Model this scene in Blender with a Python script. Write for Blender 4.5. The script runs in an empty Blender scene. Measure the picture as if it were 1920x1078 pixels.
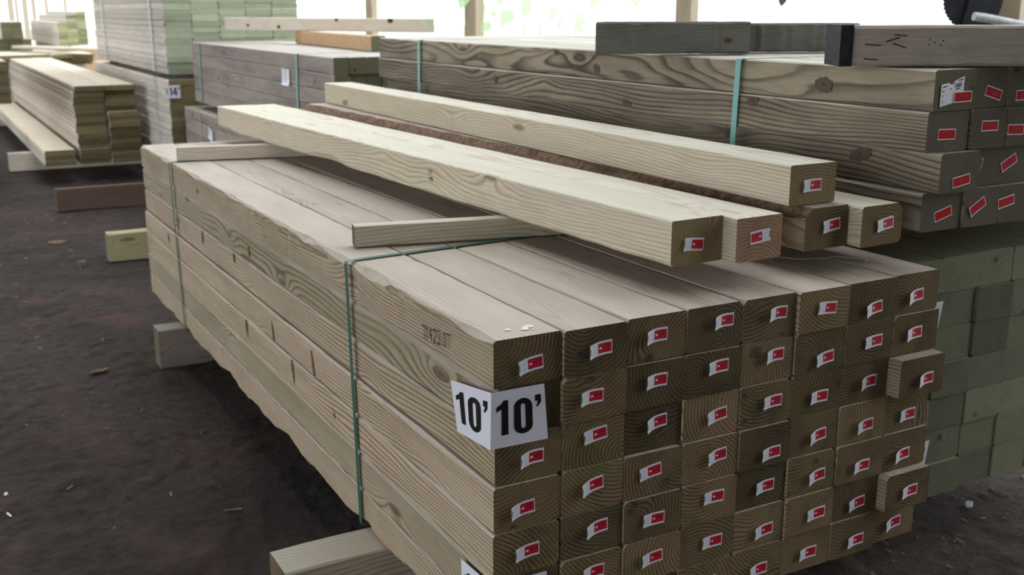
import bpy, math, random
from mathutils import Vector, Matrix
R = random.Random(7)
C = bpy.context.scene.collection
SC = bpy.context.scene

# ------------------------------------------------------------------ camera
F_PX, YAW, PITCH, ROLL = 2039.508, 0.50237, 0.25122, -0.00117
CAM = Vector((-0.80107, -1.5208, 0.53246))
fw = Vector((math.sin(YAW)*math.cos(PITCH), math.cos(YAW)*math.cos(PITCH), -math.sin(PITCH)))
rt = Vector((math.cos(YAW), -math.sin(YAW), 0)); up = rt.cross(fw)
c_, s_ = math.cos(ROLL), math.sin(ROLL)
rt, up = c_*rt + s_*up, -s_*rt + c_*up
cd = bpy.data.cameras.new('camera'); cam = bpy.data.objects.new('camera', cd); C.objects.link(cam)
cam.matrix_world = Matrix(((rt.x, up.x, -fw.x, CAM.x), (rt.y, up.y, -fw.y, CAM.y), (rt.z, up.z, -fw.z, CAM.z), (0, 0, 0, 1)))
cd.sensor_width = 36; cd.lens = F_PX/1920*36; cd.clip_start = .05; cd.clip_end = 300
cd.dof.use_dof = True; cd.dof.focus_distance = 2.05; cd.dof.aperture_fstop = 6.3
SC.camera = cam
# ------------------------------------------------------------------ light
SC.view_settings.view_transform = 'Standard'; SC.view_settings.look = 'None'
SC.view_settings.gamma = 1; SC.view_settings.use_curve_mapping = False
SC.view_settings.exposure = 0.0
w = bpy.data.worlds.new('overcast_sky'); SC.world = w; w.use_nodes = True
bg = w.node_tree.nodes['Background']
bg.inputs[0].default_value = (.93, .97, 1.0, 1); bg.inputs[1].default_value = 3.5

GZ = -.766            # ground level (z = 0 is the top of the front stack)
TW, TH, TL = .13395, .08751, 3.048

# ------------------------------------------------------------------ materials
def nt(name):
    m = bpy.data.materials.new(name); m.use_nodes = True
    t = m.node_tree; b = t.nodes['Principled BSDF']
    return m, t, b
def N(t, kind, **kw):
    n = t.nodes.new(kind)
    for k, v in kw.items():
        if k.startswith('i_'): n.inputs[int(k[2:])].default_value = v
        else: setattr(n, k, v)
    return n
def M(t, op, a, b=None, clamp=False):
    n = t.nodes.new('ShaderNodeMath'); n.operation = op; n.use_clamp = clamp
    for i, v in enumerate((a, b)):
        if v is None: continue
        if isinstance(v, (int, float)): n.inputs[i].default_value = v
        else: t.links.new(v, n.inputs[i])
    return n.outputs[0]
def MIX(t, f, a, b, mode='MIX'):
    n = t.nodes.new('ShaderNodeMix'); n.data_type = 'RGBA'; n.blend_type = mode
    for i, v in ((0, f), (6, a), (7, b)):
        if isinstance(v, (int, float)): n.inputs[i].default_value = v
        elif isinstance(v, tuple): n.inputs[i].default_value = v if len(v) == 4 else v + (1,)
        else: t.links.new(v, n.inputs[i])
    return n.outputs[2]
def RAMP(t, f, pts, interp='LINEAR'):
    n = t.nodes.new('ShaderNodeValToRGB'); n.color_ramp.interpolation = interp
    e = n.color_ramp.elements
    while len(e) < len(pts): e.new(.5)
    for i, (p, c) in enumerate(pts):
        e[i].position = p; e[i].color = (c, c, c, 1) if isinstance(c, (int, float)) else c + (1,)
    t.links.new(f, n.inputs[0]); return n.outputs[0]
def SCALE(t, v, s, off=None):
    n = t.nodes.new('ShaderNodeVectorMath'); n.operation = 'MULTIPLY'; t.links.new(v, n.inputs[0]); n.inputs[1].default_value = s
    if off is None: return n.outputs[0]
    a = t.nodes.new('ShaderNodeVectorMath'); a.operation = 'ADD'; t.links.new(n.outputs[0], a.inputs[0]); t.links.new(off, a.inputs[1])
    return a.outputs[0]
def NOISE(t, v, scale=1, detail=2, rough=.5):
    n = t.nodes.new('ShaderNodeTexNoise'); t.links.new(v, n.inputs['Vector'])
    n.inputs['Scale'].default_value = scale; n.inputs['Detail'].default_value = detail; n.inputs['Roughness'].default_value = rough
    return n

def wood(name, light, dark, end=False, contrast=1.0, ring=.0085, stain=None, stain_amt=.5, knots=True, dirt=.25, wob=.05, rough=.8, tonevar=.28, fine=.5, dust_toplight=None):
    """solid sawn-timber texture: growth rings round a pith whose place is stored per object (obj.color)"""
    m, t, b = nt(name); L = t.links
    tc = N(t, 'ShaderNodeTexCoord'); oi = N(t, 'ShaderNodeObjectInfo')
    P = tc.outputs['Object']
    rnd = oi.outputs['Random']
    cv = N(t, 'ShaderNodeCombineXYZ'); L.new(M(t, 'MULTIPLY', rnd, 37.), cv.inputs[0]); L.new(M(t, 'MULTIPLY', rnd, 91.), cv.inputs[1]); L.new(M(t, 'MULTIPLY', rnd, 53.), cv.inputs[2])
    off = cv.outputs[0]
    sc = N(t, 'ShaderNodeSeparateColor'); L.new(oi.outputs['Color'], sc.inputs[0])
    px = M(t, 'MULTIPLY', M(t, 'SUBTRACT', sc.outputs[0], .5), .3)
    pz = M(t, 'MULTIPLY', M(t, 'SUBTRACT', sc.outputs[1], .35), .3)
    sp = N(t, 'ShaderNodeSeparateXYZ'); L.new(P, sp.inputs[0])
    n1 = NOISE(t, SCALE(t, P, (5, 1.1, 5), off), 1, 1.5, .45)
    nc = N(t, 'ShaderNodeSeparateColor'); L.new(n1.outputs['Color'], nc.inputs[0])
    dx = M(t, 'MULTIPLY', M(t, 'SUBTRACT', nc.outputs[0], .5), wob*2)
    dz = M(t, 'MULTIPLY', M(t, 'SUBTRACT', nc.outputs[1], .5), wob*2)
    # knots
    vo = N(t, 'ShaderNodeTexVoronoi'); L.new(SCALE(t, P, (9, 2.6, 9), off), vo.inputs['Vector']); vo.inputs['Scale'].default_value = 1
    kd = vo.outputs['Distance']
    kb = M(t, 'MULTIPLY', M(t, 'POWER', M(t, 'SUBTRACT', 1., M(t, 'MULTIPLY', kd, 2.2), True), 2.), .03) if knots else 0.
    ax = M(t, 'SUBTRACT', M(t, 'ADD', sp.outputs[0], dx), px)
    az = M(t, 'SUBTRACT', M(t, 'ADD', sp.outputs[2], dz), pz)
    r = M(t, 'SQRT', M(t, 'ADD', M(t, 'MULTIPLY', ax, ax), M(t, 'MULTIPLY', az, az)))
    if knots: r = M(t, 'ADD', r, kb)
    n2 = NOISE(t, SCALE(t, P, (60, 5, 60), off), 1, 2)
    r = M(t, 'ADD', r, M(t, 'MULTIPLY', M(t, 'SUBTRACT', n2.outputs[0], .5), .0035))
    s = M(t, 'FRACT', M(t, 'DIVIDE', r, ring))
    band = RAMP(t, s, [(0, .15), (.12, 0.), (.5, .12), (.86, 1.), (.93, .9), (1, .15)])
    # strength of grain varies over the board
    ns = NOISE(t, SCALE(t, P, (7, 1.2, 7), off), 1.7, 2)
    strg = RAMP(t, ns.outputs[0], [(.3, .45), (.65, 1.)])
    f = M(t, 'MULTIPLY', M(t, 'MULTIPLY', band, strg), contrast, True)
    col = MIX(t, f, light, dark)
    # long fibres
    nf = NOISE(t, SCALE(t, P, (420, 9, 420) if not end else (300, 300, 300), off), 1, 3, .6)
    col = MIX(t, fine, col, MIX(t, 1.0, col, RAMP(t, nf.outputs[0], [(.25, .62), (.75, 1.28)]), 'MULTIPLY'))
    if stain:
        nn = NOISE(t, SCALE(t, P, (9, 1.3, 9), off), 1, 3, .6)
        col = MIX(t, M(t, 'MULTIPLY', RAMP(t, nn.outputs[0], [(.42, 0), (.66, 1)]), stain_amt), col, MIX(t, 1., col, stain, 'MULTIPLY'))
    # grime blotches
    ng = NOISE(t, SCALE(t, P, (14, 5, 14), off), 1, 4, .65)
    col = MIX(t, M(t, 'MULTIPLY', RAMP(t, ng.outputs[0], [(.5, 0), (.72, 1)]), dirt), col, (dark[0]*.55, dark[1]*.55, dark[2]*.6))
    if knots:
        kk = RAMP(t, kd, [(.0, 1), (.075, .85), (.12, 0)])
        col = MIX(t, M(t, 'MULTIPLY', kk, .8), col, (dark[0]*.45, dark[1]*.36, dark[2]*.33))
    col = MIX(t, M(t, 'SUBTRACT', 1., oi.outputs['Alpha']), col, MIX(t, 1., col, (.70, .80, .72), 'MULTIPLY'))
    if dust_toplight:   # dusty faces that lie uppermost, with overhead light painted in as paler colour
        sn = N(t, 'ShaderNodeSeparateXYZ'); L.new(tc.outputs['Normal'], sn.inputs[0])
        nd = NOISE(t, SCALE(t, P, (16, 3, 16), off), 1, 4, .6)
        amt = M(t, 'MULTIPLY', M(t, 'GREATER_THAN', sn.outputs[2], .6), RAMP(t, nd.outputs[0], [(.3, dust_toplight[3]), (.7, dust_toplight[3]*.55)]))
        col = MIX(t, amt, col, dust_toplight[:3])
    tone = M(t, 'ADD', M(t, 'MULTIPLY', sc.outputs[2], tonevar*2), 1-tonevar)
    tn = N(t, 'ShaderNodeCombineColor'); [L.new(tone, tn.inputs[i]) for i in range(3)]
    col = MIX(t, 1.0, col, tn.outputs[0], 'MULTIPLY')
    L.new(col, b.inputs['Base Color'])
    b.inputs['Roughness'].default_value = rough
    b.inputs['Specular IOR Level'].default_value = .3
    h = M(t, 'ADD', M(t, 'MULTIPLY', nf.outputs[0], .5), M(t, 'MULTIPLY', band, .5))
    bp = N(t, 'ShaderNodeBump'); bp.inputs['Strength'].default_value = .25; bp.inputs['Distance'].default_value = .002
    L.new(h, bp.inputs['Height']); L.new(bp.outputs[0], b.inputs['Normal'])
    return m
def plain(name, col, rough=.6, metal=0, var=0.0, vs=30, spec=.3):
    m, t, b = nt(name)
    if var:
        tc = N(t, 'ShaderNodeTexCoord'); n = NOISE(t, tc.outputs['Object'], vs, 3, .6)
        c = MIX(t, RAMP(t, n.outputs[0], [(.3, 0), (.7, 1)]), tuple(x*(1-var) for x in col), tuple(min(1, x*(1+var)) for x in col))
        t.links.new(c, b.inputs['Base Color'])
    else: b.inputs['Base Color'].default_value = col + (1,)
    b.inputs['Roughness'].default_value = rough; b.inputs['Metallic'].default_value = metal
    b.inputs['Specular IOR Level'].default_value = spec
    return m

GRN = (.80, .84, .74)
MT = {
 'front_side': wood('sawn_pine_side', (.48, .385, .285), (.225, .135, .078), dust_toplight=(.58, .515, .455, .85), stain=GRN, stain_amt=.9, dirt=.15, contrast=1.2, tonevar=.18),
 'front_end': wood('sawn_pine_end', (.215, .150, .080), (.070, .042, .020), end=True, ring=.0075, wob=.014, contrast=1.2, stain=(.72, .86, .68), stain_amt=.9, dirt=.45, tonevar=.40, rough=.9),
 'loose_side': wood('pale_pine_side', (.60, .53, .425), (.40, .285, .195), dust_toplight=(.66, .65, .56, .6), dirt=.05, contrast=1., stain=(.9, 1., .85), tonevar=.1),
 'loose_end': wood('pale_pine_end', (.26, .20, .105), (.12, .08, .038), end=True, ring=.0065, wob=.012, contrast=.9, dirt=.25, tonevar=.2, rough=.9),
 'grey_side': wood('weathered_side', (.33, .275, .20), (.080, .060, .044), dust_toplight=(.62, .60, .52, .7), dirt=.25, contrast=1.1, ring=.012, wob=.085, stain=(.55, .55, .58), stain_amt=.8, tonevar=.15),
 'grey_end': wood('weathered_end', (.145, .124, .090), (.065, .054, .038), end=True, ring=.006, wob=.01, contrast=.8, dirt=.2, tonevar=.2, rough=.9),
 'green_side': wood('green_treated_side', (.30, .29, .19), (.19, .175, .11), dirt=.15, contrast=.6, tonevar=.15),
 'green_end': wood('green_treated_end', (.175, .185, .12), (.09, .093, .056), end=True, ring=.0075, wob=.012, contrast=.8, dirt=.25, tonevar=.42, rough=.9),
 'dull_side': wood('dull_square_side', (.40, .335, .295), (.25, .195, .165), dust_toplight=(.5, .48, .42, .7), dirt=.4, contrast=.5, stain=(.62, .6, .68), stain_amt=.9, tonevar=.12),
 'dull_end': wood('dull_square_end', (.13, .125, .075), (.08, .075, .042), end=True, ring=.009, wob=.01, contrast=.5, dirt=.15, tonevar=.2, rough=.9),
 'board_side': wood('board_side', (.66, .61, .55), (.46, .39, .33), dust_toplight=(.62, .6, .5, .4), dirt=.25, contrast=.6, tonevar=.16),
 'board_end': wood('board_green_end', (.35, .38, .27), (.22, .245, .165), end=True, ring=.009, wob=.012, contrast=.7, dirt=.25, tonevar=.2, rough=.9),
 'tan_side': wood('tan_board_side', (.68, .61, .52), (.46, .38, .30), dust_toplight=(.50, .42, .30, .7), dirt=.2, contrast=.55, tonevar=.16),
 'tan_end': wood('tan_board_end', (.18, .145, .078), (.10, .076, .038), end=True, ring=.009, wob=.012, contrast=.6, dirt=.3, tonevar=.4, rough=.9),
 'old_side': wood('grey_old_side', (.17, .165, .15), (.085, .08, .072), dirt=.4, contrast=.5, ring=.006, tonevar=.12),
 'old_end': wood('grey_old_end', (.06, .056, .06), (.03, .028, .03), end=True, contrast=.5, dirt=.3),
 'old2_side': wood('grey_tan_old_side', (.40, .345, .30), (.27, .235, .20), dirt=.35, contrast=.3, ring=.02, knots=False, tonevar=.1),
 'orange_side': wood('bright_orange_side', (.50, .33, .19), (.36, .22, .12), dirt=.2, contrast=.5, tonevar=.1),
 'post': wood('post_side', (.42, .345, .255), (.28, .21, .15), dirt=.2, contrast=.5, tonevar=.1),
 'redbrown': wood('red_brown_side', (.125, .08, .062), (.07, .045, .036), dirt=.3, contrast=.5, tonevar=.1),
}
MT['olive_end'] = wood('olive_board_end', (.33, .33, .19), (.20, .20, .11), end=True, dirt=.3, contrast=.5, tonevar=.35)
MT['yellow_side'] = wood('yellowish_side', (.42, .38, .22), (.28, .24, .13), dirt=.2, contrast=.5)
MT['bark'] = plain('bark', (.20, .125, .085), .95, var=.5, vs=60)
MT['green_strap'] = plain('green_strap', (.03, .115, .085), .45)
MT['teal_strap'] = plain('teal_strap', (.20, .44, .40), .45)
MT['white_strap'] = plain('white_strap', (.55, .62, .60), .45)
MT['paper'] = plain('white_paper', (.74, .74, .84), .45, var=.03, vs=20)
MT['ink'] = plain('black_ink', (.012, .011, .013), .35)
MT['red'] = plain('red_print', (.48, .012, .03), .45)
MT['bright_red'] = plain('bright_red_print', (.50, .006, .010), .7, var=.15, vs=200, spec=.1)
MT['mint'] = plain('pale_mint_print', (.45, .62, .56), .5)
MT['pencil'] = plain('marker_line', (.012, .010, .012), .6)
MT['dark_steel'] = plain('dark_steel', (.035, .036, .042), .5, .6, var=.3, vs=25)
MT['steel'] = plain('galvanised_steel', (.42, .42, .44), .5, .4, var=.15, vs=40)
MT['rust'] = plain('rusty_iron', (.07, .035, .022), .8, .3)
MT['wire'] = plain('thin_wire', (.45, .47, .48), .5, .3)
MT['white_bit'] = plain('white_residue', (.75, .75, .72), .6)
MT['tar'] = plain('dark_end_paint', (.022, .02, .025), .8, var=.5, vs=70)
MT['stone'] = plain('grey_stone', (.16, .15, .15), .9, var=.3, vs=40)
MT['chip'] = plain('wood_chip', (.20, .15, .10), .9, var=.3, vs=60)
MT['bead'] = plain('dead_leaf', (.16, .11, .075), .9, var=.4, vs=60)

# ground
def soil():
    m, t, b = nt('dark_dirt'); L = t.links
    tc = N(t, 'ShaderNodeTexCoord'); P = tc.outputs['Object']
    a = NOISE(t, P, 1.3, 5, .6); c = NOISE(t, P, 22, 6, .7); d = NOISE(t, P, 140, 3, .7)
    col = MIX(t, RAMP(t, a.outputs[0], [(.35, 0), (.65, 1)]), (.050, .040, .036), (.10, .078, .065))
    col = MIX(t, RAMP(t, c.outputs[0], [(.35, 0), (.7, 1)]), MIX(t, .65, col, (.018, .014, .013)), col)
    e = NOISE(t, SCALE(t, P, (1, 1, 1)), 3.1, 4, .6)
    col = MIX(t, RAMP(t, e.outputs[0], [(.52, 0), (.7, .55)]), col, (.115, .066, .052))
    col = MIX(t, RAMP(t, d.outputs[0], [(.66, 0), (.75, .5)]), col, (.17, .13, .10))
    L.new(col, b.inputs['Base Color']); b.inputs['Roughness'].default_value = .95; b.inputs['Specular IOR Level'].default_value = .2
    h = M(t, 'ADD', M(t, 'MULTIPLY', c.outputs[0], .7), M(t, 'MULTIPLY', d.outputs[0], .25))
    bp = N(t, 'ShaderNodeBump'); bp.inputs['Strength'].default_value = 1.; bp.inputs['Distance'].default_value = .03
    L.new(h, bp.inputs['Height']); L.new(bp.outputs[0], b.inputs['Normal'])
    return m
def leafmat():
    m, t, b = nt('vine_leaf')
    tc = N(t, 'ShaderNodeTexCoord'); n = NOISE(t, tc.outputs['Object'], 14, 3)
    c = MIX(t, n.outputs[0], (.58, .80, .52), (.70, .85, .58)); t.links.new(c, b.inputs['Base Color']); b.inputs['Roughness'].default_value = .5
    tr = N(t, 'ShaderNodeBsdfTranslucent'); t.links.new(c, tr.inputs[0])
    mx = N(t, 'ShaderNodeMixShader'); mx.inputs[0].default_value = .4
    t.links.new(b.outputs[0], mx.inputs[1]); t.links.new(tr.outputs[0], mx.inputs[2])
    t.links.new(mx.outputs[0], t.nodes['Material Output'].inputs[0])
    return m

# ------------------------------------------------------------------ helpers
def link(o, parent=None):
    C.objects.link(o)
    if parent: o.parent = parent
    return o
def mesh(name, vs, fs, mats, mi=None):
    me = bpy.data.meshes.new(name); me.from_pydata([tuple(v) for v in vs], [], fs)
    for m in mats: me.materials.append(m)
    if mi:
        for p, i in zip(me.polygons, mi): p.material_index = i
    me.update(); return me
def tag(o, label, cat, group=None, kind=None):
    o['label'] = label; o['category'] = cat
    if group: o['group'] = group
    if kind: o['kind'] = kind
    return o
def struct(name, me, loc=(0, 0, 0)):
    o = bpy.data.objects.new(name, me); o.location = loc; link(o); o['kind'] = 'structure'
    return o
def setcol(o, rng=R, px=None, pz=None, tone=None):
    o.color = (rng.uniform(.15, .85) if px is None else px, rng.uniform(.1, .9) if pz is None else pz,
               rng.random() if tone is None else tone, 1)
def timber_mesh(name, L, W, H, mats, seed=0, seg=20, ch=.003, rough=.0012, wane=None, bow=0.0, skew=0.0):
    """sawn timber: x across, y along, z up, origin under the middle of its near end.
       wane: {corner: f(y)->size}; corners 0 bottom-left 1 bottom-right 2 top-right 3 top-left"""
    g = random.Random(seed); vs = []; fs = []; mi = []
    ph = [g.uniform(0, 6.28) for _ in range(8)]
    for k in range(seg+1):
        y = L*k/seg
        j = [g.gauss(0, rough) for _ in range(4)]
        c = [max(.0012, ch + abs(g.gauss(0, ch*.5))) for _ in range(4)]
        cz = [q for q in c]
        if wane:
            for i, f in wane.items():
                c[i] = max(c[i], f(y/L)); cz[i] = c[i]*g.uniform(.8, 1.15)
        b = bow*math.sin(math.pi*k/seg)
        xl, xr, z0, z1 = -W/2+j[0], W/2+j[1], 0+abs(j[2])*.3, H-abs(j[3])*.3
        ring = [(xl+c[0], z0), (xr-c[1], z0), (xr, z0+cz[1]), (xr, z1-cz[2]), (xr-c[2], z1), (xl+c[3], z1), (xl, z1-cz[3]), (xl, z0+cz[0])]
        for (x, z) in ring:
            yy = y + (skew*(x/W+.5) if k == 0 else 0)
            vs.append((x+b, yy, z))
    for k in range(seg):
        for i in range(8):
            a = k*8+i; b_ = k*8+(i+1) % 8
            fs.append((b_, a, a+8, b_+8))
            corner = {1: 1, 3: 2, 5: 3, 7: 0}.get(i)
            mi.append(2 if (corner is not None and wane and corner in wane and wane[corner](k/seg) > .010) else 0)
    fs.append(tuple(range(8))); mi.append(1)
    fs.append(tuple(reversed(range(seg*8, seg*8+8)))); mi.append(1)
    ms = list(mats) + ([MT['bark']] if len(mats) < 3 else [])
    return mesh(name, vs, fs, ms, mi)
def timber(me, name, x, y, z, label, cat='timber', group=None, rz=0, rx=0, ry=0, **kw):
    o = bpy.data.objects.new(name, me); o.location = (x, y, z); o.rotation_euler = (rx, ry, rz); link(o)
    setcol(o, **kw); tag(o, label, cat, group); return o
ORD = ['first', 'second', 'third', 'fourth', 'fifth', 'sixth', 'seventh', 'eighth', 'ninth', 'tenth', 'eleventh', 'twelfth', 'thirteenth', 'fourteenth',
       'fifteenth', 'sixteenth', 'seventeenth', 'eighteenth', 'nineteenth', 'twentieth']
def row(r): return 'top row' if r == 0 else ORD[r] + ' row down'

# --- flat printing laid on a curved or flat patch -----------------------------------------
def ribbon(pts, t):
    """centre-line -> list of quads in 2-D"""
    out = []
    for (a, b) in zip(pts[:-1], pts[1:]):
        dx, dy = b[0]-a[0], b[1]-a[1]; l = math.hypot(dx, dy) or 1e-6
        nx, ny = -dy/l*t/2, dx/l*t/2; ex, ey = dx/l*t*.35, dy/l*t*.35
        out.append([(a[0]+nx-ex, a[1]+ny-ey), (a[0]-nx-ex, a[1]-ny-ey), (b[0]-nx+ex, b[1]-ny+ey), (b[0]+nx+ex, b[1]+ny+ey)])
    return out
def arc(cx, cy, rx, ry, a0, a1, n=10):
    return [(cx+rx*math.cos(math.radians(a0+(a1-a0)*i/n)), cy+ry*math.sin(math.radians(a0+(a1-a0)*i/n))) for i in range(n+1)]
STROKES = {  # cell 0..1 wide, 0..1 high (y up)
 '0': [arc(.5, .5, .38, .48, 90, 450, 16)], '1': [[(.15, .75), (.5, 1), (.5, 0)]],
 '2': [arc(.5, .72, .38, .27, 160, -30, 8)+[(.1, .0), (.95, .02)]], '3': [arc(.42, .74, .36, .25, 140, -80, 8)+arc(.42, .25, .42, .27, 80, -140, 8)],
 '4': [[(.2, 1), (.12, .4), (.9, .42)], [(.75, .95), (.72, 0)]], '5': [[(.9, 1), (.2, 1), (.15, .55)]+arc(.45, .3, .42, .3, 110, -130, 8)],
 '6': [arc(.5, .3, .38, .3, 90, 450, 12), [(.75, 1), (.3, .7), (.13, .35)]], '7': [[(.05, .95), (.85, .97), (.8, .5), (.82, 0)]],
 'P': [[(.15, 0), (.15, 1), (.6, 1), (.88, .86), (.88, .62), (.6, .5), (.15, .5)]], '.': [[(.4, .0), (.5, .06)]], "'": [[(.55, 1), (.45, .7)]],
}
def writing(txt, h, wd, t, gap=.25, slant=0, drop=0):
    q = []; x = 0
    for i, ch in enumerate(txt):
        cw = wd*(.45 if ch in ".'" else 1)
        for st in STROKES.get(ch, []):
            q += ribbon([(x+a*cw+slant*b*h, b*h-drop*i) for a, b in st], t)
        x += cw + gap*wd
    return q, x
def bold_ten(ch):
    """heavy condensed glyph outlines in a 0..1 sign square (u right, v up)"""
    if ch == '1': return [[(.19, .22), (.31, .22), (.31, .83), (.225, .83), (.19, .775), (.095, .73), (.095, .64), (.19, .68)]]
    if ch == '0':
        o = [(.58+.17*math.cos(a)*(1), (.66 if math.sin(a) > 0 else .34)+.155*math.sin(a)) for a in [math.radians(d+.01) for d in range(0, 360, 15)]]
        n_ = [(.58+.042*math.cos(a)*(1), (.66 if math.sin(a) > 0 else .34)+.06*math.sin(a)) for a in [math.radians(d+.01) for d in range(0, 360, 15)]]
        return [[o[i], o[(i+1) % 24], n_[(i+1) % 24], n_[i]] for i in range(24)]
    if ch == '4': return [[(.56, .2), (.68, .2), (.68, .82), (.56, .82)], [(.36, .34), (.76, .34), (.76, .44), (.36, .44)], [(.36, .40), (.47, .40), (.60, .82), (.54, .82)]]
    return [[(.81, .83), (.92, .83), (.92, .70), (.86, .62), (.82, .62), (.86, .72), (.81, .72)]]
class Paper:
    """collects a sheet and its print as one mesh; f(u,v,lift)->3-D"""
    def __init__(s, f, mats): s.f, s.mats, s.v, s.fc, s.mi = f, mats, [], [], []
    def poly(s, p, m, lift):
        b = len(s.v); s.v += [s.f(u, v, lift) for u, v in p]; s.fc.append(tuple(range(b, b+len(p)))); s.mi.append(m)
    def rect(s, u0, v0, u1, v1, m, lift, n=1, k=1):
        for i in range(n):
            a, b = u0+(u1-u0)*i/n, u0+(u1-u0)*(i+1)/n
            for j in range(k):
                c, d = v0+(v1-v0)*j/k, v0+(v1-v0)*(j+1)/k
                s.poly([(a, c), (b, c), (b, d), (a, d)], m, lift)
    def obj(s, name, parent=None):
        me = mesh(name, s.v, s.fc, s.mats, s.mi); o = bpy.data.objects.new(name, me); return link(o, parent)

# small end tags: local x across the timber end, z up, surface towards -y
def end_tag_mesh(curl, flip=False):
    W2, H2 = .0255, .0128
    def f(u, v, l):
        x = u*W2; k = max(0, (.45-u))*.8
        y = -(.0006+l+curl*k*k)
        if flip: x = -x
        return (x, y, v*H2 - .9*curl*k*k*.4)
    p = Paper(f, [MT['paper'], MT['red'], MT['ink'], MT['mint']])
    p.rect(-1, -1, 1, 1, 0, 0, 12)
    p.rect(-.20, -.70, .93, .70, 1, .00015, 6)
    p.rect(-.97, -.45, -.90, .45, 2, .00015)
    p.rect(-.09, -.12, .13, .12, 0, .0003)
    for q in ribbon([(-.55+.13*math.cos(a*.785), .28+.26*math.sin(a*.785)) for a in range(9)], .04): p.poly(q, 3, .00015)
    for k in range(4): p.rect(-.72, -.30-.12*k, -.28-.06*(k % 2), -.25-.12*k, 3, .00015)
    for k in range(3): p.rect(.25, .35-.16*k, .8, .38-.16*k, 2, .0003)
    return p
def red_tag_mesh(curl):
    W2, H2 = .027, .0115
    def f(u, v, l):
        k = max(0, -u-.2); return (u*W2, -(.0008+l+curl*k*k), v*H2)
    p = Paper(f, [MT['paper'], MT['bright_red'], MT['ink']])
    p.rect(-1, -1, 1, 1, 0, 0, 8); p.rect(-.94, -.82, .94, .82, 1, .0002, 8)
    for k in range(3): p.rect(-.45+.1*k, .25-.28*k, .6-.1*k, .31-.28*k, 2, .0004, 3)
    return p
TAGS = [end_tag_mesh(c).obj('end_tag') for c in (.006, .0045, .0075, .0025)] + [end_tag_mesh(.001, True).obj('end_tag')]
REDS = [red_tag_mesh(c).obj('red_end_tag') for c in (.0, .003)]
for o in TAGS + REDS: C.objects.unlink(o)
def knotmat():
    m, t, b = nt('branch_knot'); L = t.links
    tc = N(t, 'ShaderNodeTexCoord'); P = tc.outputs['Object']
    n = NOISE(t, P, 90, 3, .6); vl = N(t, 'ShaderNodeVectorMath', operation='LENGTH'); L.new(P, vl.inputs[0])
    d = M(t, 'ADD', vl.outputs['Value'], M(t, 'MULTIPLY', M(t, 'SUBTRACT', n.outputs[0], .5), .012))
    s_ = M(t, 'FRACT', M(t, 'DIVIDE', d, .0045))
    col = MIX(t, RAMP(t, s_, [(0, .2), (.5, 0), (.9, 1)]), (.125, .088, .058), (.045, .032, .023))
    col = MIX(t, RAMP(t, d, [(.0, 1), (.006, 0)]), col, (.035, .02, .015))
    L.new(col, b.inputs['Base Color']); b.inputs['Roughness'].default_value = .9
    return m
KNOT = knotmat()
def side_knot(parent, x, y, z, ry, rz_, ang=0, zmax=9, zmin=-9):
    """round branch knot on the left face of a timber; y, z in the timber's own frame"""
    pts = []
    for k in range(18):
        a = k*math.pi/9; u = ry*math.cos(a)*(1+.10*math.sin(k*1.9)); v = rz_*math.sin(a)*(1+.12*math.sin(k*2.7+1))
        yy, zz = u*math.cos(ang)-v*math.sin(ang), u*math.sin(ang)+v*math.cos(ang)
        pts.append((0, yy, min(zmax-z, max(zmin-z, zz))))
    o = bpy.data.objects.new('knot', mesh('knot', pts, [tuple(reversed(range(18)))], [KNOT])); o.location = (x, y, z); return link(o, parent)
def put_tag(src, parent, x, z, tilt=0, y=0):
    o = bpy.data.objects.new(src.name.split('.')[0], src.data); link(o, parent)
    o.location = (x, y, z); o.rotation_euler = (0, -tilt, 0); return o

# ------------------------------------------------------------------ setting
def plane(name, x0, y0, x1, y1, z, mat, nx=1, ny=1, bump=0):
    vs = [(x0+(x1-x0)*i/nx, y0+(y1-y0)*j/ny, z + (R.uniform(-bump, bump) if bump else 0)) for j in range(ny+1) for i in range(nx+1)]
    fs = [(j*(nx+1)+i, j*(nx+1)+i+1, (j+1)*(nx+1)+i+1, (j+1)*(nx+1)+i) for j in range(ny) for i in range(nx)]
    return struct(name, mesh(name, vs, fs, [mat]))
SOIL = soil()
plane('floor', -7.5, -7, 3.6, 22, GZ-.004, SOIL, 1, 1)
from mathutils import noise
def relief(x, y):
    p_ = Vector((x*2.2, y*2.2, 0)); q_ = Vector((x*13, y*13, 3)); r_ = Vector((x*34, y*34, 7))
    h = .010*noise.noise(p_) + .007*noise.noise(q_) + .0035*noise.noise(r_) + .006*max(0, noise.noise(Vector((x*7, y*7, 11)))-.25)
    e = min(1, (x+1.9)/.3, (2.6-x)/.3, (y+.7)/.3, (8.4-y)/.3)
    return -.003+max(-.0005, e)*(h*1.4-.001)
gx, gy = 240, 480
vs = [(-1.9+4.5*i/gx, -.7+9.1*j/gy, GZ) for j in range(gy+1) for i in range(gx+1)]
vs = [(x, y, z+relief(x, y)) for x, y, z in vs]
fs = [(j*(gx+1)+i, j*(gx+1)+i+1, (j+1)*(gx+1)+i+1, (j+1)*(gx+1)+i) for j in range(gy) for i in range(gx)]
me = mesh('floor', vs, fs, [SOIL]); me.polygons.foreach_set('use_smooth', [True]*len(fs)); struct('floor', me)
plane('ground', -80, -80, 80, 80, GZ-.03, plain('pale_gravel', (.38, .40, .32), .95, var=.15, vs=1.5))
def boxm(x0, y0, z0, x1, y1, z1):
    v = [(x0, y0, z0), (x1, y0, z0), (x1, y1, z0), (x0, y1, z0), (x0, y0, z1), (x1, y0, z1), (x1, y1, z1), (x0, y1, z1)]
    return v, [(0, 3, 2, 1), (4, 5, 6, 7), (0, 1, 5, 4), (1, 2, 6, 5), (2, 3, 7, 6), (3, 0, 4, 7)]
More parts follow.
